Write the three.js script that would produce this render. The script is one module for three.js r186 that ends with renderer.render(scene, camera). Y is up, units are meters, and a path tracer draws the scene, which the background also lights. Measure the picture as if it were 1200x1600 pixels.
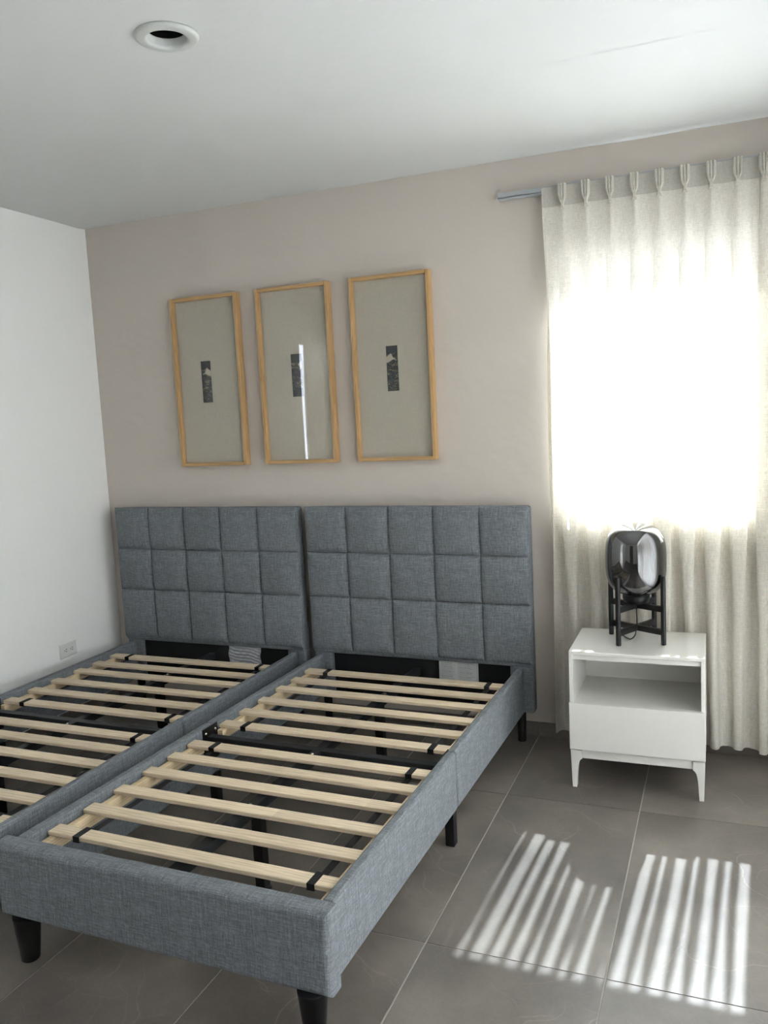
import * as THREE from 'three';
import { RoundedBoxGeometry } from 'three/addons/geometries/RoundedBoxGeometry.js';
import { mergeGeometries, mergeVertices } from 'three/addons/utils/BufferGeometryUtils.js';

// ---------------------------------------------------------------- renderer, camera, sky, sun
const renderer = new THREE.WebGLRenderer({ antialias: true });
renderer.toneMapping = THREE.LinearToneMapping;
renderer.toneMappingExposure = 46;
renderer.shadowMap.enabled = true;
const scene = new THREE.Scene();

const camera = new THREE.PerspectiveCamera(2 * Math.atan(800 / 1305.08) * 180 / Math.PI, 1200 / 1600, 0.05, 200);
camera.position.set(3.072, 1.4698, 3.5877);
camera.rotation.set(-0.1167, 0.3902, -0.0508, 'YXZ');
scene.add(camera);

const SUN = new THREE.Vector3(0.05, 1.213, -1).normalize();      // towards the sun
scene.background = new THREE.Color().setRGB(0.885, 0.965, 1.135);     // bright, hazy sky
scene.backgroundIntensity = 0.4;

const sun = new THREE.DirectionalLight(new THREE.Color().setRGB(0.84, 0.97, 1.16), 4.5);
sun.position.copy(SUN).multiplyScalar(12).add(new THREE.Vector3(2.8, 0, 1));
sun.target.position.set(2.8, 0, 1);
sun.castShadow = true;
sun.shadow.mapSize.set(4096, 4096);
Object.assign(sun.shadow.camera, { left: -4, right: 4, top: 4, bottom: -4, near: 1, far: 30 });
scene.add(sun, sun.target);

// ---------------------------------------------------------------- helpers
let seed = 7;
const rnd = () => { seed = (seed * 1664525 + 1013904223) >>> 0; return seed / 4294967296; };
const rr = (a, b) => a + (b - a) * rnd();
const { lerp, clamp, smoothstep } = THREE.MathUtils;
const used = {};
function numbered(n) { const k = used[n] = (used[n] ?? -1) + 1; return k ? n + '_' + String(k).padStart(3, '0') : n; }
function shade(o) { o.castShadow = o.receiveShadow = true; return o; }
function part(name, geo, mat, parent) { const m = shade(new THREE.Mesh(geo, mat)); m.name = name; parent.add(m); return m; }
function thing(name, label, category, pos = [0, 0, 0], turn = 0, group) {
  const o = new THREE.Group(); o.name = numbered(name); o.position.set(...pos); o.rotation.y = turn;
  o.userData = { label, category }; if (group) o.userData.group = group; scene.add(o); return o;
}
function struct(name, geo, mat, parent = scene) { const m = part(name, geo, mat, parent); m.userData.kind = 'structure'; return m; }
function boxUV(g) {
  const p = g.attributes.position, n = g.attributes.normal, uv = new Float32Array(p.count * 2);
  for (let i = 0; i < p.count; i++) {
    const x = p.getX(i), y = p.getY(i), z = p.getZ(i), ax = Math.abs(n.getX(i)), ay = Math.abs(n.getY(i)), az = Math.abs(n.getZ(i));
    const q = ay >= ax && ay >= az ? [x, z] : az >= ax ? [x, y] : [z, y];
    uv[2 * i] = q[0]; uv[2 * i + 1] = q[1];
  }
  g.setAttribute('uv', new THREE.BufferAttribute(uv, 2)); return g;
}
// box between two corners, edges rounded
function bx(x0, x1, y0, y1, z0, z1, r = 0.002, s = 2) {
  const w = x1 - x0, h = y1 - y0, d = z1 - z0, rad = Math.min(r, w / 2.01, h / 2.01, d / 2.01);
  const g = rad > 0 ? new RoundedBoxGeometry(w, h, d, s, rad) : new THREE.BoxGeometry(w, h, d).toNonIndexed();
  g.translate((x0 + x1) / 2, (y0 + y1) / 2, (z0 + z1) / 2); return boxUV(g);
}
const merge = (a) => mergeGeometries(a.map((g) => { const q = g.index ? g.toNonIndexed() : g; for (const k of Object.keys(q.attributes)) if (!['position', 'normal', 'uv'].includes(k)) q.deleteAttribute(k); return q; }));
function lathe(pts, seg = 40) { return new THREE.LatheGeometry(pts.map((p) => new THREE.Vector2(p[0], p[1])), seg); }
function tube(pts, r, seg = 24, rs = 8) { return new THREE.TubeGeometry(new THREE.CatmullRomCurve3(pts.map((p) => new THREE.Vector3(...p))), seg, r, rs); }
// parametric sheet: f(u, v) -> [x, y, z]; uv in metres given by q(u, v)
function sheet(nu, nv, f, q) {
  const pos = [], uv = [], idx = [];
  for (let j = 0; j <= nv; j++) for (let i = 0; i <= nu; i++) { pos.push(...f(i / nu, j / nv)); uv.push(...(q ? q(i / nu, j / nv) : [i / nu, j / nv])); }
  for (let j = 0; j < nv; j++) for (let i = 0; i < nu; i++) { const a = j * (nu + 1) + i, b = a + 1, c = a + nu + 1, d = c + 1; idx.push(a, c, b, b, c, d); }
  const g = new THREE.BufferGeometry();
  g.setAttribute('position', new THREE.Float32BufferAttribute(pos, 3)); g.setAttribute('uv', new THREE.Float32BufferAttribute(uv, 2));
  g.setIndex(idx); g.computeVertexNormals(); return g;
}

// ---------------------------------------------------------------- computed textures
function hash(x, y, s) { let h = Math.imul(x, 374761393) ^ Math.imul(y, 668265263) ^ Math.imul(s, 2147483647 ^ 0x9e3779b1); h = Math.imul(h ^ (h >>> 13), 1274126177); return ((h ^ (h >>> 16)) >>> 0) / 4294967296; }
function vnoise(x, y, px, py, s) {                                  // tileable value noise, period px * py
  const xi = Math.floor(x), yi = Math.floor(y), fx = x - xi, fy = y - yi, m = (a, b) => ((a % b) + b) % b;
  const u = fx * fx * (3 - 2 * fx), v = fy * fy * (3 - 2 * fy), a = m(xi, px), b = m(xi + 1, px), c = m(yi, py), d = m(yi + 1, py);
  return lerp(lerp(hash(a, c, s), hash(b, c, s), u), lerp(hash(a, d, s), hash(b, d, s), u), v);
}
function fbm(x, y, p, s, oct = 4) { let t = 0, a = 0.5, k = 1; for (let i = 0; i < oct; i++) { t += a * vnoise(x * k, y * k, p * k, p * k, s + i); a *= 0.5; k *= 2; } return t; }
function tex(w, h, f, rep = [1, 1], color = true) {
  const d = new Uint8Array(w * h * 4);
  for (let y = 0; y < h; y++) for (let x = 0; x < w; x++) { const c = f(x / w, y / h, x, y), i = (y * w + x) * 4; for (let k = 0; k < 3; k++) d[i + k] = clamp(Math.round(255 * (Array.isArray(c) ? c[k] : c)), 0, 255); d[i + 3] = 255; }
  const t = new THREE.DataTexture(d, w, h); t.wrapS = t.wrapT = THREE.RepeatWrapping; t.magFilter = THREE.LinearFilter; t.minFilter = THREE.LinearMipmapLinearFilter; t.generateMipmaps = true;
  if (color) t.colorSpace = THREE.SRGBColorSpace; t.repeat.set(...rep); t.needsUpdate = true; return t;
}
function canvasTex(w, h, draw) { const c = document.createElement('canvas'); c.width = w; c.height = h; draw(c.getContext('2d'), w, h); const t = new THREE.CanvasTexture(c); t.colorSpace = THREE.SRGBColorSpace; return t; }

const weave = (u, v, s, nx, ny) => {                                // slubby linen: long thin threads both ways
  const a = vnoise(u * nx / 14, v * ny, nx / 14 | 0, ny, s), b = vnoise(u * nx, v * ny / 14, nx, ny / 14 | 0, s + 5);
  const c = vnoise(u * nx / 3, v * ny, nx / 3 | 0, ny, s + 9), d = vnoise(u * nx, v * ny / 3, nx, ny / 3 | 0, s + 11);
  return 0.3 * a + 0.3 * b + 0.2 * c + 0.2 * d;
};
const fabricTex = tex(512, 512, (u, v) => { const t = weave(u, v, 3, 168, 168); const k = 0.84 + 0.30 * (t - 0.5) * 1.9; return [k, k, k]; }, [4, 4]);
const fabricBump = tex(512, 512, (u, v) => weave(u, v, 3, 168, 168), [4, 4], false);
const linenTex = tex(512, 512, (u, v) => { const k = 0.95 + 0.24 * (weave(u, v, 21, 224, 224) - 0.5); return [k, k, k]; }, [4, 4]);
const mountTex = tex(512, 512, (u, v) => { const k = 0.97 + 0.12 * (weave(u, v, 33, 224, 224) - 0.5); return [k, k, k]; }, [4, 4]);
const woodTex = tex(1024, 512, (u, v) => {                          // pale pine, grain along u (1 m x 0.5 m)
  const wv = v + 0.012 * (fbm(u * 3, v * 4, 4, 31, 3) - 0.5) * 2;
  const ring = 0.5 + 0.5 * Math.sin(2 * Math.PI * (wv * 40 + 3.0 * fbm(u * 2, v * 8, 8, 41, 2)));
  const fine = vnoise(u * 24, v * 256, 24, 256, 51), big = fbm(u * 2, v * 6, 6, 61, 2);
  const k = 0.86 + 0.06 * ring + 0.10 * (fine - 0.5) + 0.14 * (big - 0.5);
  return [k, k * (0.985 - 0.02 * ring * 0.5), k * (0.95 - 0.05 * (1 - ring))];
}, [1, 2]);
const tileTex = (() => {                                            // warm grey marble-look porcelain with pale veins, 2 m x 2 m
  const N = 1024, vein = new Float32Array(N * N);
  const put = (x, y, w, a) => { const R = Math.ceil(w + 1.5); for (let j = -R; j <= R; j++) for (let i = -R; i <= R; i++) { const X = ((Math.round(x) + i) % N + N) % N, Y = ((Math.round(y) + j) % N + N) % N, dd = Math.hypot(Math.round(x) + i - x, Math.round(y) + j - y); const q = a * clamp(1 + w * 0.5 - dd, 0, 1); if (q > vein[Y * N + X]) vein[Y * N + X] = q; } };
  const walk = (x, y, ang, len, w, a, depth) => {
    for (let i = 0; i < len; i++) {
      ang += rr(-0.13, 0.13) * (rnd() < 0.06 ? 4 : 1); x += Math.cos(ang) * 1.1; y += Math.sin(ang) * 1.1;
      const f = Math.sin(Math.PI * (i + 1) / (len + 1)); put(x, y, w * (0.4 + 0.8 * f) * rr(0.5, 1.1), a * (0.35 + 0.65 * rnd()) * Math.sqrt(f));
      if (depth && rnd() < 0.012) walk(x, y, ang + rr(0.4, 1.2) * (rnd() < 0.5 ? -1 : 1), len * rr(0.2, 0.45), w * 0.7, a * 0.75, depth - 1);
    }
  };
  for (let k = 0; k < 30; k++) walk(rnd() * N, rnd() * N, rr(0.2, 1.3) + (rnd() < 0.35 ? Math.PI / 2 : 0), rr(90, 330), rr(0.3, 1.1), rr(0.28, 0.8), 2);
  for (let k = 0; k < 70; k++) walk(rnd() * N, rnd() * N, rnd() * 6.3, rr(25, 90), 0.25, rr(0.15, 0.35), 1);
  return tex(N, N, (u, v, x, y) => {
    const a = fbm(u * 5, v * 5, 5, 71, 5), b = fbm(u * 14, v * 14, 14, 81, 4), g = vnoise(u * 340, v * 340, 340, 340, 91);
    let k = 0.80 + 0.36 * (a - 0.48) + 0.24 * (b - 0.48) + 0.04 * (g - 0.5); const q = vein[y * N + x] * 0.8;
    k = lerp(k, 1.25, q); return [k, k * 0.985, k * lerp(0.955, 0.98, q)];
  }, [0.5, 0.5]);
})();
const plasterBump = tex(512, 512, (u, v) => 0.75 * fbm(u * 4, v * 4, 4, 101, 4) + 0.25 * fbm(u * 40, v * 40, 40, 111, 3), [0.5, 0.5], false);

// ---------------------------------------------------------------- materials
const std = (o) => new THREE.MeshStandardMaterial(o), phy = (o) => new THREE.MeshPhysicalMaterial(o);
const M = {
  wallWhite: std({ color: 0xf2f2ee, roughness: 0.85, bumpMap: plasterBump, bumpScale: 0.006 }),
  wallTaupe: std({ color: 0xcdc4ba, roughness: 0.85, bumpMap: plasterBump, bumpScale: 0.010 }),
  ceiling: std({ color: 0xd6d7d5, roughness: 0.9, bumpMap: plasterBump, bumpScale: 0.008 }),
  grout: std({ color: 0xb9b4ac, roughness: 0.9 }),
  tile: phy({ color: 0x86817c, map: tileTex, roughness: 0.36, specularIntensity: 0.9 }),
  fabric: std({ color: 0x878d91, map: fabricTex, bumpMap: fabricBump, bumpScale: 0.0012, roughness: 0.95 }),
  slat: std({ color: 0xffeed8, map: woodTex, roughness: 0.6 }),
  ledge: std({ color: 0xfbe6c6, map: woodTex, roughness: 0.65 }),
  frameWood: std({ color: 0xdcb684, map: woodTex, roughness: 0.5 }),
  black: std({ color: 0x08090b, roughness: 0.42, metalness: 0.2 }),
  blackMetal: std({ color: 0x303337, roughness: 0.5, metalness: 0.6 }),
  blackCloth: std({ color: 0x0a0c12, roughness: 0.9 }),
  strap: std({ color: 0x0d0e10, roughness: 0.8 }),
  bolt: std({ color: 0xc9c4b4, roughness: 0.25, metalness: 1 }),
  lacquer: phy({ color: 0xdad8d1, roughness: 0.3, clearcoat: 0.5, clearcoatRoughness: 0.15 }),
  plastic: std({ color: 0xdcdcd6, roughness: 0.4 }),
  slot: std({ color: 0x22221f, roughness: 0.8 }),
  whiteMetal: std({ color: 0xc6c8c4, roughness: 0.4 }),
  alu: std({ color: 0xb4b7ba, roughness: 0.4, metalness: 0.5 }),
  winFrame: std({ color: 0xb9bcc0, roughness: 0.4, metalness: 0.3 }),
  stone: std({ color: 0x5a5855, roughness: 0.5 }),
  darkChrome: std({ color: 0x5c5e5c, roughness: 0.15, metalness: 1 }),
  chrome: std({ color: 0xbfc2c2, roughness: 0.12, metalness: 1 }),
  pane: phy({ color: 0xfdfdfc, roughness: 0, transmission: 1, thickness: 0, ior: 1.5 }),
  smoke: phy({ color: 0x6e6e70, roughness: 0, transmission: 1, thickness: 0, ior: 2.4 }),
  bulb: phy({ color: 0xb0aca4, roughness: 0.05, transmission: 0.85, thickness: 0, ior: 1.5 }),
  curtain: phy({ color: 0xf5f1e7, map: linenTex, roughness: 0.943, transmission: 0.42, thickness: 0, specularIntensity: 0.2, side: THREE.DoubleSide }),
  voile: phy({ color: 0xf2efe8, map: linenTex, roughness: 0.985, transmission: 0.62, thickness: 0, specularIntensity: 0.2, side: THREE.DoubleSide }),
  tape: phy({ color: 0xd8d4cb, map: linenTex, roughness: 0.98, transmission: 0.3, thickness: 0, specularIntensity: 0.2, side: THREE.DoubleSide }),
  mount: std({ color: 0xbcb5a6, map: mountTex, roughness: 0.9 }),
  terrace: std({ color: 0x77746e, roughness: 0.9, bumpMap: plasterBump, bumpScale: 0.01 }),
  ground: std({ color: 0x4a4843, roughness: 0.9 }),
  doorWood: std({ color: 0x5a3f30, map: woodTex, roughness: 0.5 }),
};

// ---------------------------------------------------------------- the setting
const RX = 3.56, RZ = 4.9, H = 2.5, T = 0.16;
// back wall with the window opening
const WX0 = 2.43, WX1 = 3.222, WY0 = 1.055, WY1 = 2.112;
struct('wall_back', merge([bx(-T, WX0, -0.1, H + T, -T, 0, 0), bx(WX1, RX + T, -0.1, H + T, -T, 0, 0), bx(WX0, WX1, -0.1, WY0, -T, 0, 0), bx(WX0, WX1, WY1, H + T, -T, 0, 0)]), M.wallTaupe);
// left wall with a tall glazed opening beside the camera (seen mirrored in the middle picture)
const LZ0 = 2.36, LZ1 = 3.2, LY1 = 2.12;
struct('wall_left', merge([bx(-T, 0, -0.1, H + T, 0, LZ0, 0), bx(-T, 0, -0.1, H + T, LZ1, RZ + T, 0), bx(-T, 0, LY1, H + T, LZ0, LZ1, 0), bx(-T, 0, -0.1, 0.02, LZ0, LZ1, 0)]), M.wallWhite);
const SZ0 = 0.35, SZ1 = 3.35, SY1 = 2.27;                                        // right wall, with a curtained glazed opening beside the camera
struct('wall_right', merge([bx(RX, RX + T, -0.1, H + T, 0, SZ0, 0), bx(RX, RX + T, -0.1, H + T, SZ1, RZ + T, 0), bx(RX, RX + T, SY1, H + T, SZ0, SZ1, 0), bx(RX, RX + T, -0.1, 0.02, SZ0, SZ1, 0)]), M.wallWhite);
struct('wall_front', bx(0, RX, -0.1, H + T, RZ, RZ + T, 0), M.wallWhite);
{ // ceiling: slab with a hole for the downlight, and the uneven plaster swelling along the back wall
  const s = new THREE.Shape([[0, 0], [RX, 0], [RX, RZ], [0, RZ]].map((p) => new THREE.Vector2(...p)));
  const hole = new THREE.Path(); hole.absarc(1.697, 1.597, 0.058, 0, 2 * Math.PI, true); s.holes.push(hole);
  const g = new THREE.ExtrudeGeometry(s, { depth: T, bevelEnabled: false, curveSegments: 32 }); g.rotateX(Math.PI / 2); g.translate(0, H + T, 0); 
  const bulge = sheet(140, 60, (u, v) => {
    const x = u * RX, z = Math.pow(v, 1.6) * 0.9, a = 0.004 + 0.013 * smoothstep(x, 1.0, 3.0) + 0.002 * Math.sin(x * 5.1) + 0.0015 * Math.sin(x * 11.7 + 1);
    const z0 = 0.06 + 0.012 * Math.sin(x * 2.3), h = z < z0 ? smoothstep(z, -0.02, z0) * 0.98 + 0.02 : Math.exp(-Math.pow((z - z0) / 0.16, 1.15));
    return [x, H - 0.0008 - a * h * (1 - smoothstep(z, 0.6, 0.9)), z];
  }, (u, v) => [u * RX, v * 0.9]);
  bulge.index.array.reverse?.(); bulge.computeVertexNormals();
  struct('ceiling', merge([boxUV(g.toNonIndexed()), bulge]), M.ceiling);
}
{ // floor: mortar bed with every porcelain tile laid on it
  const floor = struct('floor', bx(-T, RX + T, -0.12, -0.0022, -T, RZ + T, 0), M.grout);
  const w = 0.4891, d = 0.946, g = 0.0017, x0 = 2.2955 - 5 * w, z0 = 0.6087 - d, geos = [];
  for (let k = 0; k < 10; k++) {
    const b = bx(0, w - 2 * g, -0.0095, 0, 0, d - 2 * g, 0.0009, 1), uv = b.attributes.uv;
    for (let i = 0; i < uv.count; i++) uv.setXY(i, (k % 2 ? -1 : 1) * uv.getX(i) + k * 0.613, uv.getY(i) + k * 0.371);
    geos.push(b);
  }
  let n = 0;
  for (let j = 0; j < 7; j++) for (let i = -1; i < 10; i++) {
    let ax = x0 + i * w + g, az = z0 + j * d + g, bX = ax + w - 2 * g, bZ = az + d - 2 * g;
    const cx0 = Math.max(ax, 0.001), cx1 = Math.min(bX, RX - 0.001), cz0 = Math.max(az, 0.001), cz1 = Math.min(bZ, RZ - 0.001);
    if (cx1 - cx0 < 0.02 || cz1 - cz0 < 0.02) continue;
    const whole = cx0 === ax && cx1 === bX && cz0 === az && cz1 === bZ, k = n++;
    let geo = geos[(k * 7 + j) % 10];
    if (!whole) { geo = bx(cx0 - ax, cx1 - ax, -0.0095, 0, cz0 - az, cz1 - az, 0.0009, 1); const uv = geo.attributes.uv; for (let q = 0; q < uv.count; q++) uv.setXY(q, uv.getX(q) + k * 0.37, uv.getY(q) + k * 0.29); }
    const m = part(k ? 'tile_' + String(k).padStart(3, '0') : 'tile', geo, M.tile, floor); m.position.set(ax, 0, az);
  }
}
function baseboard(name, len, place) {
  const root = new THREE.Group(); root.name = name; root.userData.kind = 'structure'; scene.add(root); place(root);
  const w = 0.4891; for (let k = 0, x = 0; x < len - 0.005; k++) {
    const x1 = Math.min(len, x + (k ? w : 0.3391)); const g = bx(x + 0.001, x1 - 0.001, 0.0005, 0.064, 0, 0.009, 0.001, 1), uv = g.attributes.uv;
    for (let i = 0; i < uv.count; i++) uv.setXY(i, uv.getX(i) + k * 0.31, uv.getY(i) + k * 0.57);
    part(k ? 'tile_' + String(k).padStart(3, '0') : 'tile', g, M.tile, root); x = x1;
  }
}
baseboard('baseboard_back', RX, (o) => o.position.set(0, 0, 0.0002));
baseboard('baseboard_left', LZ0 - 0.012, (o) => { o.position.set(0.0002, 0, LZ0 - 0.001); o.rotation.y = Math.PI / 2; });
baseboard('baseboard_right', RZ - SZ1 - 0.03, (o) => { o.position.set(RX - 0.0002, 0, SZ1 + 0.012); o.rotation.y = -Math.PI / 2; });

// window_1: two sliding sashes of grey aluminium in the back wall
{
  const w = new THREE.Group(); w.name = 'window_1'; w.userData.kind = 'structure'; scene.add(w);
  const z0 = -0.125, z1 = -0.075, f = 0.02;
  part('window_frame', merge([bx(WX0, WX0 + f, WY0, WY1, z0, z1), bx(WX1 - f, WX1, WY0, WY1, z0, z1), bx(WX0 + f, WX1 - f, WY1 - 0.03, WY1, z0, z1), bx(WX0 + f, WX1 - f, WY0, WY0 + 0.025, z0, z1)]), M.winFrame, w);
  const sash = (a, b, zc) => {
    const s = part('sash', merge([bx(a, a + 0.024, WY0 + 0.02, WY1 - 0.025, zc - 0.011, zc + 0.011), bx(b - 0.024, b, WY0 + 0.02, WY1 - 0.025, zc - 0.011, zc + 0.011), bx(a + 0.024, b - 0.024, WY1 - 0.052, WY1 - 0.025, zc - 0.011, zc + 0.011), bx(a + 0.024, b - 0.024, WY0 + 0.02, WY0 + 0.05, zc - 0.011, zc + 0.011)]), M.winFrame, w);
    const p = part('pane', new THREE.PlaneGeometry(b - a - 0.046, WY1 - WY0 - 0.1), M.pane, s); p.position.set((a + b) / 2, (WY0 + WY1) / 2, zc);
  };
  sash(WX0 + 0.002, 2.850, -0.088); sash(2.823, WX1 - 0.002, -0.112);
}
struct('window_sill', bx(WX0 + 0.0005, WX1 - 0.0005, WY0 - 0.02, WY0 + 0.002, -0.074, 0.004, 0.001), M.stone);
// window_2, window_3: tall glazed openings in the left and right walls
for (const [name, xa, za, zb, yt] of [['window_2', -0.12, LZ0, LZ1, LY1], ['window_3', RX + 0.08, SZ0, SZ1, SY1]]) {
  const w = new THREE.Group(); w.name = name; w.userData.kind = 'structure'; scene.add(w);
  const xb = xa + 0.04, zm = (za + zb) / 2, parts = [];
  for (const z of [za, zm - 0.025, zb - 0.05]) parts.push(bx(xa, xb, 0.02, yt, z, z + 0.05));
  parts.push(bx(xa, xb, yt - 0.06, yt, za + 0.05, zb - 0.05), bx(xa, xb, 0.02, 0.09, za + 0.05, zb - 0.05));
  part('window_frame', merge(parts), M.winFrame, w);
  for (const [a, b] of [[za + 0.05, zm - 0.025], [zm + 0.025, zb - 0.05]]) { const p = part('pane', new THREE.PlaneGeometry(b - a, yt - 0.15), M.pane, w); p.rotation.y = Math.PI / 2; p.position.set(xa + 0.02, (yt + 0.03) / 2, (a + b) / 2); }
}
// door_1: brown wooden door behind the camera
{
  const d = new THREE.Group(); d.name = 'door_1'; d.userData.kind = 'structure'; scene.add(d);
  part('door_leaf', bx(1.55, 2.4, 0.005, 2.1, RZ - 0.045, RZ - 0.004, 0.003), M.doorWood, d);
  part('door_frame', merge([bx(1.47, 1.548, 0.001, 2.18, RZ - 0.03, RZ - 0.001), bx(2.402, 2.48, 0.001, 2.18, RZ - 0.03, RZ - 0.001), bx(1.548, 2.402, 2.102, 2.18, RZ - 0.03, RZ - 0.001)]), M.doorWood, d);
  part('door_handle', merge([bx(2.31, 2.35, 0.95, 1.1, RZ - 0.055, RZ - 0.045), bx(2.22, 2.34, 1.01, 1.03, RZ - 0.095, RZ - 0.08, 0.006), bx(2.322, 2.34, 1.01, 1.03, RZ - 0.09, RZ - 0.05)]), M.chrome, d);
}
// sunlit terrace outside
struct('ground', bx(-9, 14, -0.35, -0.15, -16, 12, 0), M.ground);
struct('roof_eave', bx(WX0 - 1.2, WX1 + 1.5, 2.63, 2.75, -0.52, -T - 0.001, 0.004), M.terrace);                          // eave over the window
struct('wall_terrace', bx(-3, 9, -0.15, 4.0, -3.4, -3.2, 0.004), M.terrace);                                     // neighbour's wall across the narrow terrace

// ---------------------------------------------------------------- the two twin bed frames
const BED = { x0: 0.006, x1: 1.013, top: 0.338, bot: 0.137, hx0: -0.02, hx1: 1.056, hTop: 1.05, zf: 1.815, joint: 0.905 };
function makeBed(label) {
  const b = thing('bed_frame', label, 'bed', [1.245, 0, 0.108], -0.022, 'twin bed frames');
  const { x0, x1, top, bot, hx0, hx1, hTop, zf, joint } = BED;
  // headboard: fabric board on two posts, tufted squares on its face
  const hb = part('headboard', merge([bx(hx0, hx1, 0.345, hTop, -0.085, -0.018, 0.014, 3), bx(hx0, 0.078, 0.135, 0.36, -0.085, -0.03, 0.014, 3), bx(0.95, hx1, 0.135, 0.36, -0.085, -0.03, 0.014, 3)]), M.fabric, b);
  const cols = [hx0 + 0.001, 0.195, 0.41, 0.625, 0.84, hx1 - 0.001], rows = [0.362, 0.622, 0.836, hTop + 0.004];
  for (let j = 2; j >= 0; j--) for (let i = 0; i < 5; i++) {
    const xa = cols[i] + 0.0004, xb = cols[i + 1] - 0.0004, ya = rows[j] + 0.0004, yb = rows[j + 1] - 0.0004, ph = rr(0, 6), ph2 = rr(0, 6), am = rr(0.9, 1.08), tw = rr(-0.003, 0.003);
    const eL = i === 0 ? 0.04 : 0.03, eR = i === 4 ? 0.04 : 0.03, eB = j === 0 ? 0.03 : 0.028, eT = j === 2 ? 0.05 : 0.028;
    const prof = (d, e) => d >= e ? 1 : Math.sqrt(Math.max(0, 1 - Math.pow(1 - d / e, 2.2)));
    const F = (u, v) => {                                            // samples crowd towards the seams
      const s = 0.5 - 0.5 * Math.cos(Math.PI * u), t = 0.5 - 0.5 * Math.cos(Math.PI * v), x = lerp(xa, xb, s), y = lerp(ya, yb, t);
      const p = prof(x - xa, eL) * prof(xb - x, eR) * prof(y - ya, eB) * prof(yb - y, eT);
      const crown = Math.sin(Math.PI * s) * Math.sin(Math.PI * t), wr = 0.0012 * Math.sin(26 * y + 5 * x + ph) * Math.sin(9 * x + ph2) + 0.0007 * Math.sin(60 * x - 22 * y + ph2);
      return [x + tw * Math.sin(Math.PI * t) * Math.sin(Math.PI * s), y, -0.019 + 0.017 * p + (0.013 * am * crown + wr * (0.3 + crown)) * p];
    };
    const g = sheet(22, 22, F, (u, v) => { const q = F(u, v); return [q[0], q[1]]; });
    const idx = g.index.array; for (let k = 0; k < idx.length; k += 3) { const t = idx[k + 1]; idx[k + 1] = idx[k + 2]; idx[k + 2] = t; }
    const back = bx(xa, xb, ya, yb, -0.024, -0.0188, 0.0);
    g.computeVertexNormals();
    part('tufted_square', merge([g, back]), M.fabric, hb);
  }
  part('dust_cover', bx(0.078, 0.95, 0.15, 0.37, -0.075, -0.05, 0.002), M.blackCloth, b);
  // side rails in two lengths each, joined in the middle
  for (const xa of [x0, x1 - 0.034]) {
    part('side_rail', bx(xa, xa + 0.034, bot, top, -0.03, joint - 0.0008, 0.011, 3), M.fabric, b);
    part('side_rail', bx(xa, xa + 0.034, bot, top, joint + 0.0008, zf, 0.011, 3), M.fabric, b);
  }
  { // footboard: thicker at the bottom, its front edges softly rounded
    const s = new THREE.Shape(); const L = -0.018, R = 1.024, B = 0.13, Tt = 0.341;
    s.moveTo(L, B); s.lineTo(R, B); s.lineTo(R, Tt); s.lineTo(L, Tt); s.closePath();
    const e = new THREE.ExtrudeGeometry(s, { depth: 0.034, bevelEnabled: true, bevelThickness: 0.019, bevelSize: 0.016, bevelOffset: -0.016, bevelSegments: 6, steps: 1 });
    const p = e.attributes.position; for (let i = 0; i < p.count; i++) { const z = p.getZ(i); if (z < 0) p.setZ(i, z * 0.3); }
    e.computeVertexNormals(); e.translate(0, 0, zf + 0.007); part('footboard', boxUV(e.toNonIndexed()), M.fabric, b);
  }
  // legs
  const footLeg = lathe([[0.0005, 0], [0.022, 0], [0.0255, 0.004], [0.0375, 0.128], [0.0375, 0.133], [0.0005, 0.133]], 28);
  for (const x of [0.056, 0.962]) part('leg', footLeg, M.black, b).position.set(x, 0, zf + 0.035);
  const headLeg = lathe([[0.0005, 0], [0.0165, 0], [0.0185, 0.003], [0.0215, 0.136], [0.0005, 0.136]], 24);
  for (const x of [0.03, 0.990]) part('leg', headLeg, M.black, b).position.set(x, 0, -0.052);
  const post = bx(-0.016, 0.016, 0, 0.136, -0.018, 0.018, 0.003);
  for (const x of [x0 + 0.02, x1 - 0.033]) part('leg', post, M.black, b).position.set(x, 0, joint - 0.01);
  const mid = merge([bx(-0.017, 0.017, 0.012, 0.268, -0.017, 0.017, 0.002), bx(-0.02, 0.02, 0, 0.014, -0.02, 0.02, 0.003)]);
  for (const z of [0.40, 1.345]) part('centre_leg', mid, M.black, b).position.set(0.508, 0, z);
  // steel: centre beam, cross bar with its end plates, bolts
  const xc = 0.508;
  part('centre_beam', merge([bx(xc - 0.017, xc + 0.017, 0.297, 0.3, -0.04, zf - 0.002, 0.0008, 1), bx(xc + 0.0135, xc + 0.017, 0.268, 0.297, -0.04, zf - 0.002, 0.0008, 1), bx(xc - 0.017, xc - 0.0135, 0.268, 0.297, -0.04, zf - 0.002, 0.0008, 1)]), M.blackMetal, b);
  part('cross_bar', merge([bx(x0 + 0.04, x1 - 0.04, 0.297, 0.3005, 0.92, 0.952, 0.0008, 1), bx(x0 + 0.04, x1 - 0.04, 0.27, 0.297, 0.949, 0.952, 0.0008, 1)]), M.blackMetal, b);
  const boltGeo = lathe([[0.0002, 0.004], [0.004, 0.0036], [0.0058, 0.001], [0.006, 0]], 14);
  for (const [xa, n] of [[x0 + 0.034, 1], [x1 - 0.034, -1]]) {
    const pl = part('joint_plate', bx(Math.min(xa, xa + n * 0.004), Math.max(xa, xa + n * 0.004), 0.2, 0.333, joint - 0.025, joint + 0.07, 0.001, 1), M.black, b);
    for (const z of [joint - 0.008, joint + 0.052]) for (const y of [0.312, 0.225]) { const q = part('bolt', boltGeo, M.bolt, pl); q.position.set(xa + n * 0.004, y, z); q.rotation.z = -n * Math.PI / 2; }
  }
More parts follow.
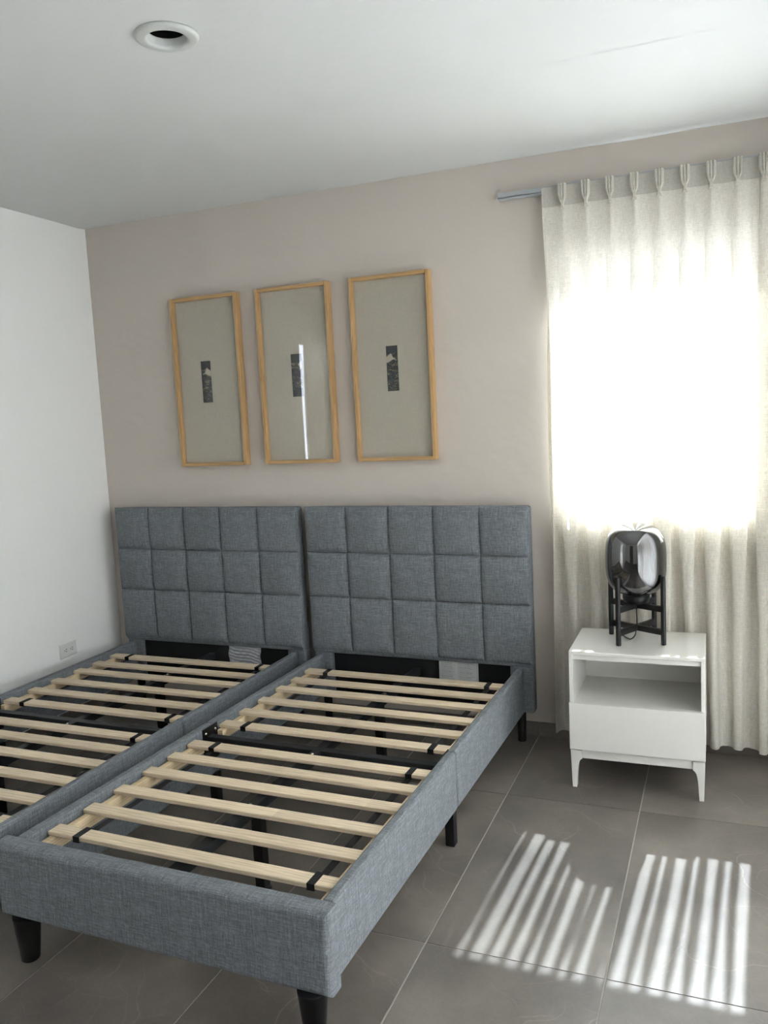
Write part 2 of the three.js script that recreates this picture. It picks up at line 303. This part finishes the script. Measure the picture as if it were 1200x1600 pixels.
  for (const z of [0.33, 0.425, 0.98, 1.30, 1.38]) part('bolt', boltGeo, M.bolt, b).position.set(xc - 0.002, 0.2995, z);
  // wooden ledgers and slats in two rolls of six, strapped together
  const slatW = 0.05, zs = [[0.165, 0.298, 0.421, 0.571, 0.709, 0.846], [1.052, 1.166, 1.295, 1.437, 1.571, 1.712]].map((r) => r.map((z) => z));
  const sx0 = x0 + 0.037, sx1 = x1 - 0.037;
  for (const [za, zb] of [[0.10, 0.892], [1.012, zf - 0.012]]) for (const xa of [sx0 + 0.006, sx1 - 0.024]) part('slat_ledger', bx(xa, xa + 0.024, 0.266, 0.305, za, zb, 0.002), M.ledge, b);
  let k = 0;
  zs.forEach((row) => row.forEach((z) => {
    const g = bx(sx0, sx1, 0.3055, 0.3195, -slatW / 2, slatW / 2, 0.003, 2), uv = g.attributes.uv; k++;
    for (let i = 0; i < uv.count; i++) uv.setXY(i, uv.getX(i) + k * 0.237, uv.getY(i) + k * 0.0831);
    const m = part('slat', g, M.slat, b); m.position.z = z - (0.108 - 0.108); m.rotation.y = rr(-0.003, 0.003); m.position.x = rr(-0.002, 0.002);
  }));
  for (const row of zs) for (const x of [0.152, x1 - 0.104]) {
    const a = row[0] - slatW / 2, c = row[5] + slatW / 2, q = 0.0018, w = 0.011, seg = [];
    for (const [s, e] of [[a, a + slatW], [c - slatW, c]]) seg.push(bx(x - w, x + w, 0.3188, 0.3212, s - q, e + q, 0.0008, 1), bx(x - w, x + w, 0.303, 0.3212, s - 2 * q, s, 0.0006, 1), bx(x - w, x + w, 0.303, 0.3212, e, e + 2 * q, 0.0006, 1));
    seg.push(bx(x - w, x + w, 0.3032, 0.3052, a - q, c + q, 0.0006, 1));
    part('strap', merge(seg), M.strap, b);
  }
  return b;
}
const bedRight = makeBed('grey upholstered twin bed frame beside the white nightstand, full length and footboard in view');
const bedLeft = bedRight.clone(); bedLeft.name = numbered('bed_frame'); scene.add(bedLeft);
bedLeft.userData = { ...bedRight.userData, label: 'grey upholstered twin bed frame along the white wall, crumpled pouch on its headboard' };
bedLeft.position.set(0.128, 0, 0.108); bedLeft.rotation.y = -0.006;
{ // printed label on the right bed, crumpled clear pouch on the left one
  const lab = canvasTex(512, 288, (c, w, h) => {
    c.fillStyle = '#c9cbc9'; c.fillRect(0, 0, w, h); c.strokeStyle = '#8d9191'; c.lineWidth = 3; c.strokeRect(16, 14, w - 32, h - 28);
    c.fillStyle = '#7f8484'; let s = 5; const q = () => (s = (s * 16807) % 2147483647) / 2147483647;
    for (const [x, w2] of [[30, 205], [262, 215]]) for (let y = 34, n = 0; y < h - 30; y += 12, n++) { const head = n % 5 === 0; for (let a = x; a < x + w2 * (0.55 + 0.45 * q());) { const l = 5 + q() * 20; c.fillRect(a, y, Math.min(l, x + w2 - a), head ? 6 : 3.4); a += l + 5; } }
    c.fillRect(248, 30, 3, h - 60);
  });
  const m = part('care_label', new THREE.BoxGeometry(0.186, 0.105, 0.0012), std({ map: lab, color: 0xffffff, roughness: 0.6 }), bedRight); m.position.set(0.707, 0.296, -0.049); m.rotation.z = -0.01;
  m.userData.label = 'white printed care label';
  const f = (u, v) => { const x = (u - 0.5) * 0.185, y = (v - 0.5) * 0.1, e = Math.min(1, 12 * Math.min(u, 1 - u, v, 1 - v)); return [x + 0.003 * Math.sin(9 * v), y + 0.003 * Math.sin(7 * u), 0.004 + e * (0.0035 * Math.sin(38 * v + 9 * u + 3 * Math.sin(7 * u)) + 0.002 * Math.sin(31 * u - 14 * v))]; };
  const front = sheet(40, 26, f), back = sheet(40, 26, (u, v) => { const q = f(1 - u, v); q[2] -= 0.003; return q; });
  for (const g of [front, back]) { const a = g.index.array; for (let k = 0; k < a.length; k += 3) { const t = a[k + 1]; a[k + 1] = a[k + 2]; a[k + 2] = t; } g.computeVertexNormals(); }
  const p = part('pouch', merge([front, back]), phy({ color: 0xa9abab, roughness: 0.35, clearcoat: 0.6, clearcoatRoughness: 0.2 }), bedLeft); p.position.set(0.697, 0.293, -0.047); p.rotation.z = -0.03;
  p.userData.label = 'crumpled grey zip pouch';
}

// ---------------------------------------------------------------- nightstand
{
  const n = thing('nightstand', 'white lacquered nightstand with an open shelf above a single drawer, on four curved tapering legs', 'nightstand', [2.5174, 0, 0.463], 0.0085);
  const W = 0.4874, D = 0.356, h = 0.5356, t = 0.014, zb = -D;
  part('top', bx(0, W, h - 0.012, h, zb, 0, 0.0015), M.lacquer, n);
  part('cabinet_side', bx(0, t, 0.15, h - 0.012, zb, -0.001, 0.0012), M.lacquer, n);
  part('cabinet_side', bx(W - t, W, 0.15, h - 0.012, zb, -0.001, 0.0012), M.lacquer, n);
  part('shelf', bx(t, W - t, 0.318, 0.332, zb + 0.008, -0.012, 0.001), M.lacquer, n);
  part('top_rail', bx(t, W - t, 0.503, h - 0.0125, -0.024, -0.009, 0.001), M.lacquer, n);
  part('back_panel', merge([bx(t, W - t, 0.15, h - 0.012, zb + 0.002, zb + 0.009, 0), bx(t, W - t, 0.455, 0.505, zb + 0.009, zb + 0.026, 0.001)]), M.lacquer, n);
  part('bottom_panel', bx(t, W - t, 0.15, 0.162, zb + 0.009, -0.012, 0.001), M.lacquer, n);
  const dr = part('drawer', merge([bx(-0.0005, W + 0.0005, 0.1545, 0.3375, -0.0008, 0.018, 0.0018, 3), bx(t + 0.01, W - t - 0.01, 0.17, 0.29, zb + 0.03, -0.0012, 0.001)]), M.lacquer, n);
  // curved tapering legs and the apron rails between them
  const s = new THREE.Shape(); s.moveTo(0, 0.149); s.lineTo(0.043, 0.149); s.lineTo(0.043, 0.116); s.bezierCurveTo(0.03, 0.11, 0.027, 0.09, 0.0245, 0.06); s.lineTo(0.021, 0); s.lineTo(0.005, 0); s.closePath();
  const legG = new THREE.ExtrudeGeometry(s, { depth: 0.028, bevelEnabled: true, bevelThickness: 0.001, bevelSize: 0.001, bevelOffset: -0.001, bevelSegments: 1, curveSegments: 10 });
  const legL = boxUV(legG.toNonIndexed()), legR = legL.clone(); legR.scale(-1, 1, 1);
  { const p = legR.attributes; for (const k of ['position', 'normal', 'uv']) { const a = p[k], st = a.itemSize; for (let i = 0; i < a.count; i += 3) for (let c = 0; c < st; c++) { const x = a.array[(i + 1) * st + c]; a.array[(i + 1) * st + c] = a.array[(i + 2) * st + c]; a.array[(i + 2) * st + c] = x; } } }
  for (const z of [-0.018, zb + 0.002]) { part('leg', legL, M.lacquer, n).position.set(0.001, 0, z); part('leg', legR, M.lacquer, n).position.set(W - 0.001, 0, z); }
  part('apron', bx(0.0445, W - 0.0445, 0.117, 0.149, -0.014, 0.004, 0.001), M.lacquer, n);
  for (const x of [0.004, W - 0.02]) part('apron', bx(x, x + 0.016, 0.117, 0.149, zb + 0.032, -0.02, 0.001), M.lacquer, n);
  part('apron', bx(0.0445, W - 0.0445, 0.117, 0.149, zb + 0.004, zb + 0.02, 0.001), M.lacquer, n);
}

// ---------------------------------------------------------------- table lamp
{
  const l = thing('table_lamp', 'table lamp with a smoked glass globe cradled in a black four-post stand', 'lamp', [2.749, 0.5362, 0.246], 0.0);
  const ang = Math.atan2(0.104, -0.058), R = 0.1195, hP = 0.268;
  const postG = lathe([[0.0003, 0], [0.0085, 0], [0.0098, 0.002], [0.0098, hP - 0.002], [0.0085, hP], [0.0003, hP]], 24);
  for (let k = 0; k < 4; k++) { const a = ang + k * Math.PI / 2; part('post', postG, M.black, l).position.set(R * Math.cos(a), 0, R * Math.sin(a)); }
  for (const [y0, y1] of [[0.038, 0.06], [0.128, 0.15]]) for (const k of [0, 1]) {
    const g = bx(-R + 0.004, R - 0.004, y0 - k * 0.0, y1 - k * 0.0, -0.008, 0.008, 0.001, 1); g.rotateY(-(ang + k * Math.PI / 2)); part('cross_brace', g, M.black, l);
  }
  part('holder', lathe([[0.0003, 0.145], [0.03, 0.146], [0.046, 0.152], [0.052, 0.168], [0.052, 0.182], [0.046, 0.182], [0.038, 0.172], [0.0003, 0.172]], 40), M.black, l);
  // globe: a rounded barrel of thin smoked glass, open at the neck below
  const pts = [], cy = 0.3215, a = 0.1155, b = 0.1385;
  for (let i = 0; i <= 64; i++) { const t = -Math.PI / 2 + 0.28 + (Math.PI - 0.28) * i / 64, e = 2 / 3.1; const c = Math.cos(t), s = Math.sin(t); pts.push([Math.max(0.0004, a * Math.pow(Math.abs(c), e)), cy + b * Math.sign(s) * Math.pow(Math.abs(s), e)]); }
  const gl = part('glass_globe', lathe(pts, 72), M.smoke, l); gl.userData.label = 'smoked glass globe';
  part('bulb_socket', lathe([[0.0003, 0.172], [0.019, 0.172], [0.019, 0.205], [0.015, 0.21], [0.0003, 0.21]], 24), M.black, l);
  part('bulb', lathe([[0.013, 0.21], [0.014, 0.222], [0.024, 0.24], [0.0305, 0.262], [0.028, 0.282], [0.018, 0.296], [0.0004, 0.301]], 32), M.bulb, l);
  part('cord', tube([[0, 0.146, 0], [0.001, 0.1, 0.002], [0.002, 0.065, 0.012], [0.0, 0.045, 0.014], [-0.006, 0.02, 0.02], [-0.02, 0.006, 0.02], [-0.04, 0.0045, 0.0], [-0.055, 0.0045, -0.03], [-0.08, 0.0045, -0.07], [-0.09, 0.0045, -0.108]], 0.0023, 60, 8), M.black, l);
  part('cord_grip', lathe([[0.0003, 0.122], [0.004, 0.122], [0.006, 0.13], [0.006, 0.146], [0.0003, 0.146]], 16), M.black, l);
}

// ---------------------------------------------------------------- three framed prints
{
  const art = (sd, flip) => canvasTex(192, 640, (c, w, h) => {
    let s = sd; const q = () => (s = (s * 16807) % 2147483647) / 2147483647;
    c.fillStyle = '#1d2126'; c.fillRect(0, 0, w, h);
    for (let k = 0; k < 150; k++) {                                   // loose brush swirls in olive and pale ochre over ink
      const y = h * (0.2 + 0.78 * q()), x = w * q(); c.strokeStyle = ['#6a6650', '#8a8366', '#39404a', '#a89f7e', '#4a525c', '#0f1216'][k % 6]; c.globalAlpha = 0.5 + 0.5 * q(); c.lineWidth = 2 + 9 * q();
      c.beginPath(); c.moveTo(x, y); c.bezierCurveTo(x + 90 * (q() - 0.5), y + 60 * (q() - 0.5), x + 130 * (q() - 0.5), y + 80 * (q() - 0.5), x + 150 * (q() - 0.5), y + 60 * (q() - 0.5)); c.stroke();
    }
    c.globalAlpha = 1; c.fillStyle = '#b7af9c'; const m = (x) => flip ? w - x : x;   // pale wedge of sky cut into the upper part
    c.beginPath(); if (flip === 2) { c.moveTo(w, h * 0.16); c.lineTo(w * 0.62, h * 0.25); c.lineTo(w, h * 0.36); } else { c.moveTo(m(0), h * 0.24); c.lineTo(m(w * 0.42), h * 0.16); c.lineTo(m(w * 0.6), h * 0.27); c.lineTo(m(w * 0.95), h * 0.33); c.lineTo(m(w * 0.6), h * 0.3); c.lineTo(m(w * 0.1), h * 0.37); c.lineTo(m(0), h * 0.36); } c.fill();
    for (let k = 0; k < 26; k++) { c.strokeStyle = k % 3 ? '#14171b' : '#4a4d48'; c.globalAlpha = 0.6; c.lineWidth = 1.5 + 3 * q(); const y = h * (0.7 + 0.29 * q()); c.beginPath(); c.moveTo(w * q() * 0.6, y); c.lineTo(w * (0.4 + 0.6 * q()), y + 8 * (q() - 0.5)); c.stroke(); }
    for (let k = 0; k < 30; k++) { c.strokeStyle = '#14171b'; c.globalAlpha = 0.8; c.lineWidth = 2 + 6 * q(); const y = h * 0.14 * q(), x = w * q(); c.beginPath(); c.moveTo(x, y); c.lineTo(x + 50 * (q() - 0.5), y + 40 * q()); c.stroke(); }
  });
  const FW = 0.385, FH = 0.832, mw = 0.0165, dz = 0.042, specs = [
    [0.5152, 0.172, 0.204, 11, 1, 'leftmost of three wood-framed prints, its dark strip with a pale wedge near the top', 0.004],
    [1.0036, 0.19, 0.2, 29, 2, 'middle wood-framed print, its glass mirroring a bright window and curtain', 0.0],
    [1.4943, 0.187, 0.202, 47, 0, 'rightmost of three wood-framed prints, nearest the curtained window', -0.003]];
  const side = (x0, x1, y0, y1, along) => { const g = bx(x0, x1, y0, y1, 0.001, dz, 0.002, 2); if (along === 'y') { const uv = g.attributes.uv; for (let i = 0; i < uv.count; i++) uv.setXY(i, uv.getY(i), uv.getX(i) * 1.0); } return g; };
  specs.forEach(([x, ax, ah, sd, fl, label, tilt], k) => {
    const f = thing('picture_frame', label, 'picture', [x, 1.2556, 0.001], 0, 'framed prints over the beds');
    part('moulding', side(0, mw, 0, FH, 'y'), M.frameWood, f); part('moulding', side(FW - mw, FW, 0, FH, 'y'), M.frameWood, f);
    part('moulding', side(mw + 0.0003, FW - mw - 0.0003, FH - mw, FH), M.frameWood, f); part('moulding', side(mw + 0.0003, FW - mw - 0.0003, 0, mw), M.frameWood, f);
    part('mount', bx(mw - 0.002, FW - mw + 0.002, mw - 0.002, FH - mw + 0.002, 0.012, 0.016, 0), M.mount, f);
    const p = part('print', new THREE.BoxGeometry(0.055, ah, 0.0008), std({ map: art(sd, fl), roughness: 0.75 }), f); p.position.set(ax - 0.005 + 0.005, 0.417, 0.0166);
    const g = part('glass', new THREE.PlaneGeometry(FW - 2 * mw + 0.002, FH - 2 * mw + 0.002), M.pane, f); g.position.set(FW / 2, FH / 2, 0.024); g.rotation.y = tilt;
  });
}

// ---------------------------------------------------------------- curtain track and sheer curtains
const CT = 2.347, CZ = 0.060, HEM = 0.05, PITCH = 0.093;
const track = thing('curtain_track', 'silver aluminium curtain track on the wall above the window', 'curtain rail', [2.2, 2.329, 0.02]);
{
  const L = 1.34, s = new THREE.Shape([[0, 0], [0.024, 0], [0.024, 0.006], [0.021, 0.006], [0.021, 0.003], [0.015, 0.003], [0.015, 0.001], [0.009, 0.001], [0.009, 0.003], [0.003, 0.003], [0.003, 0.025], [0.021, 0.025], [0.021, 0.009], [0.024, 0.009], [0.024, 0.028], [0, 0.028]].map((p) => new THREE.Vector2(...p)));
  const g = new THREE.ExtrudeGeometry(s, { depth: L, bevelEnabled: false }); g.rotateY(Math.PI / 2); g.scale(1, 1, -1);
  { const a = g.toNonIndexed().attributes; const p = a.position; for (let i = 0; i < p.count; i += 3) for (let c = 0; c < 3; c++) { const t = p.array[(i + 1) * 3 + c]; p.array[(i + 1) * 3 + c] = p.array[(i + 2) * 3 + c]; p.array[(i + 2) * 3 + c] = t; } const q = new THREE.BufferGeometry(); q.setAttribute('position', p); q.computeVertexNormals(); boxUV(q); part('channel', q, M.alu, track); }
  part('end_cap', bx(-0.003, 0.0, 0.001, 0.027, 0.001, 0.023, 0.001), M.alu, track);
  for (const x of [0.3, 0.9]) part('bracket', bx(x, x + 0.03, 0.0285, 0.034, -0.018, 0.02, 0.001), M.alu, track);
}
function makeCurtain(root, x0, nP, sd, lead, tail = 0.42) {
  // x(s, y), z(s, y): s counts pleats; cloth doubles back behind every pleat
  const nz = (a, b) => vnoise(a, b, 64, 64, sd) - 0.5;
  const shape = (s, y) => {
    const d = (CT - y), open = smoothstep(d, 0.06, 0.75), low = smoothstep(y, 0.45, 1.12), k = Math.floor(s + 0.5), t = s - k;
    const Bv = (0.255 + 0.16 * nz(k * 1.37 + 0.5, 3.5) + 0.06 * nz(k * 0.9, y * 1.2 + 7)) * open * lerp(0.22, 1, low);
    const Cv = (0.05 + 0.12 * nz(k * 2.1 + 0.5, 11.5)) * open;
    const A = lerp(0.008, 0.032 + 0.010 * nz(s * 0.7, y * 0.8), open) * lerp(0.8, 1, low), sub = 0.006 * Math.cos(Math.PI * (s + 0.6 * nz(s * 0.3, 9.5))) * (1 - low);
    const ph = 2 * Math.PI * t, sway = 0.02 * nz((x0 / PITCH + s) * 0.45, y * 0.9 + 20) * open + 0.010 * nz((x0 / PITCH + s) * 1.3, y * 1.6 + 40) * open;
    const x = x0 + PITCH * (s + Bv * Math.sin(2 * ph) - Cv * Math.sin(ph)) + sway;
    const ridge = Math.exp(-Math.pow(t / 0.09, 2)), z = CZ + lerp(0.004 * Math.cos(ph) + 0.006 * ridge, A * Math.cos(ph) + 0.003 * Math.sin(2 * ph + 2 * nz(k, 5)) + sub, open);
    return [x, z];
  };
  const sA = -lead, sB = nP - 1 + tail, NU = Math.round((sB - sA) * 44);
  const body = (ya, yb, off, nv, a = sA, bq = sB) => sheet(a === sA && bq === sB ? NU : 10, nv, (u, v) => { const s = lerp(a, bq, u), y = lerp(ya, yb, Math.pow(v, 1.0)), q = shape(s, y); return [q[0], y, q[1] + off]; }, (u, v) => [lerp(a, bq, u) * PITCH * 1.9, lerp(ya, yb, v)]);
  const cl = part('cloth', body(CT, HEM, 0, 90), M.curtain, root);
  part('heading_tape', body(CT + 0.0005, CT - 0.078, 0.0024, 6), M.tape, root);
  part('hem', body(HEM + 0.135, HEM - 0.0005, 0.0016, 8), M.curtain, root);
  part('side_hem', body(CT, HEM, 0.0018, 60, sA, sA + 0.22), M.curtain, root);
  // pinched pleats: three narrow fingers, tied at the foot of the heading
  const finger = sheet(8, 10, (u, v) => { const a = Math.PI * u, w = 0.0062 * (1 - 0.5 * Math.exp(-Math.pow((v - 0.78) / 0.14, 2))), dpt = 0.026 * (1 - 0.45 * Math.exp(-Math.pow((v - 0.78) / 0.16, 2))) * (1 - 0.9 * smoothstep(v, 0.8, 1)); return [w * Math.cos(a), -0.098 * v, 0.006 + dpt * Math.sin(a)]; }, (u, v) => [u * 0.03, v * 0.1]);
  for (let k = 0; k < nP; k++) {
    const gs = [-1, 0, 1].map((j) => { const g = finger.clone(), p = g.attributes.position; for (let i = 0; i < p.count; i++) { const v = -p.getY(i) / 0.098, sp = 0.011 * (1 - 0.8 * Math.exp(-Math.pow((v - 0.82) / 0.2, 2))); p.setX(i, p.getX(i) + j * sp); } g.computeVertexNormals(); return g; });
    const q = shape(k, CT); part('pinch_pleat', merge(gs), M.curtain, root).position.set(q[0], CT + 0.001, q[1] - 0.002);
  }
  return root;
}
makeCurtain(thing('sheer_curtain', 'cream linen sheer curtain with pinch pleats covering the window behind the nightstand', 'curtain', [0, 0, 0]), 2.470, 8, 5, 0.9, 0.79);
makeCurtain(thing('sheer_curtain', 'edge of a second cream sheer curtain at the right border of the photo', 'curtain', [0, 0, 0.004]), 3.208, 3, 5, 0.1);
{ // curtain drawn over the left-hand opening, mirrored in the middle picture
  const c = thing('sheer_curtain', 'cream sheer curtain seen only as a reflection in the middle picture', 'curtain', [0, 0, 0]);
  makeCurtain(c, -LZ1 + 0.08, 9, 29, 0.6); c.rotation.y = Math.PI / 2; c.position.set(0.004, 0, -0.02);
  const t = track.clone(); t.name = numbered('curtain_track'); t.userData = { label: 'curtain track over the tall opening in the left wall', category: 'curtain rail' }; t.position.set(0.021, 2.329, 3.55); t.rotation.y = Math.PI / 2; scene.add(t);
  // and over the opening in the right wall, mirrored in the lamp globe
  const c2 = thing('sheer_curtain', 'cream sheer curtain drawn over the right wall, mirrored in the lamp globe', 'curtain', [0, 0, 0]);
  makeCurtain(c2, SZ0 - 0.02, 33, 41, 0.6); c2.traverse((o) => { if (o.material === M.curtain) o.material = M.voile; }); c2.rotation.y = -Math.PI / 2; c2.position.set(RX - 0.004, 0, 0);
  const t2 = track.clone(); t2.name = numbered('curtain_track'); t2.userData = { label: 'curtain track over the glazed opening in the right wall', category: 'curtain rail' }; t2.position.set(RX - 0.021, 2.329, SZ0 - 0.12); t2.rotation.y = -Math.PI / 2; t2.scale.x = 2.45; scene.add(t2);
}

// ---------------------------------------------------------------- ceiling downlight and wall outlet
{
  const d = thing('downlight', 'round white recessed downlight in the ceiling, switched off', 'light', [1.697, H, 1.597]);
  part('trim_ring', lathe([[0.0545, 0.004], [0.0525, -0.003], [0.0545, -0.0095], [0.06, -0.0125], [0.076, -0.0115], [0.0825, -0.008], [0.0845, -0.003], [0.0845, 0.0005], [0.0545, 0.0005]], 64), M.whiteMetal, d);
  part('housing', lathe([[0.0535, -0.003], [0.0515, 0.006], [0.0505, 0.013], [0.05, 0.014], [0.056, 0.014], [0.056, 0.0]], 56), M.whiteMetal, d);
  part('reflector', lathe([[0.0505, 0.013], [0.047, 0.038], [0.036, 0.075], [0.02, 0.09], [0.0004, 0.092]], 48), M.darkChrome, d);
  part('bulb', lathe([[0.0004, 0.022], [0.012, 0.024], [0.022, 0.032], [0.026, 0.042], [0.02, 0.065], [0.014, 0.085], [0.0004, 0.086]], 32), phy({ color: 0x4a4a48, roughness: 0.05, metalness: 0.9 }), d);
}
{
  const o = thing('wall_outlet', 'white double socket outlet low on the left wall', 'outlet', [0.0005, 0.372, 0.403], Math.PI / 2);
  part('cover_plate', bx(-0.0575, 0.0575, -0.037, 0.037, 0, 0.006, 0.0025, 3), M.plastic, o);
  for (const x of [-0.021, 0.021]) {
    const s = part('socket', bx(x - 0.0165, x + 0.0165, -0.014, 0.014, 0.004, 0.0075, 0.002, 2), M.plastic, o);
    for (const [a, b, w, h] of [[-0.006, 0.0, 0.0032, 0.0055], [0.005, 0.0055, 0.006, 0.002], [0.005, -0.0055, 0.006, 0.002]]) part('slot', bx(x + a - w / 2, x + a + w / 2, b - h / 2 - 0.001, b + h / 2 + 0.001, 0.006, 0.0077, 0), M.slot, s);
  }
}

renderer.render(scene, camera);
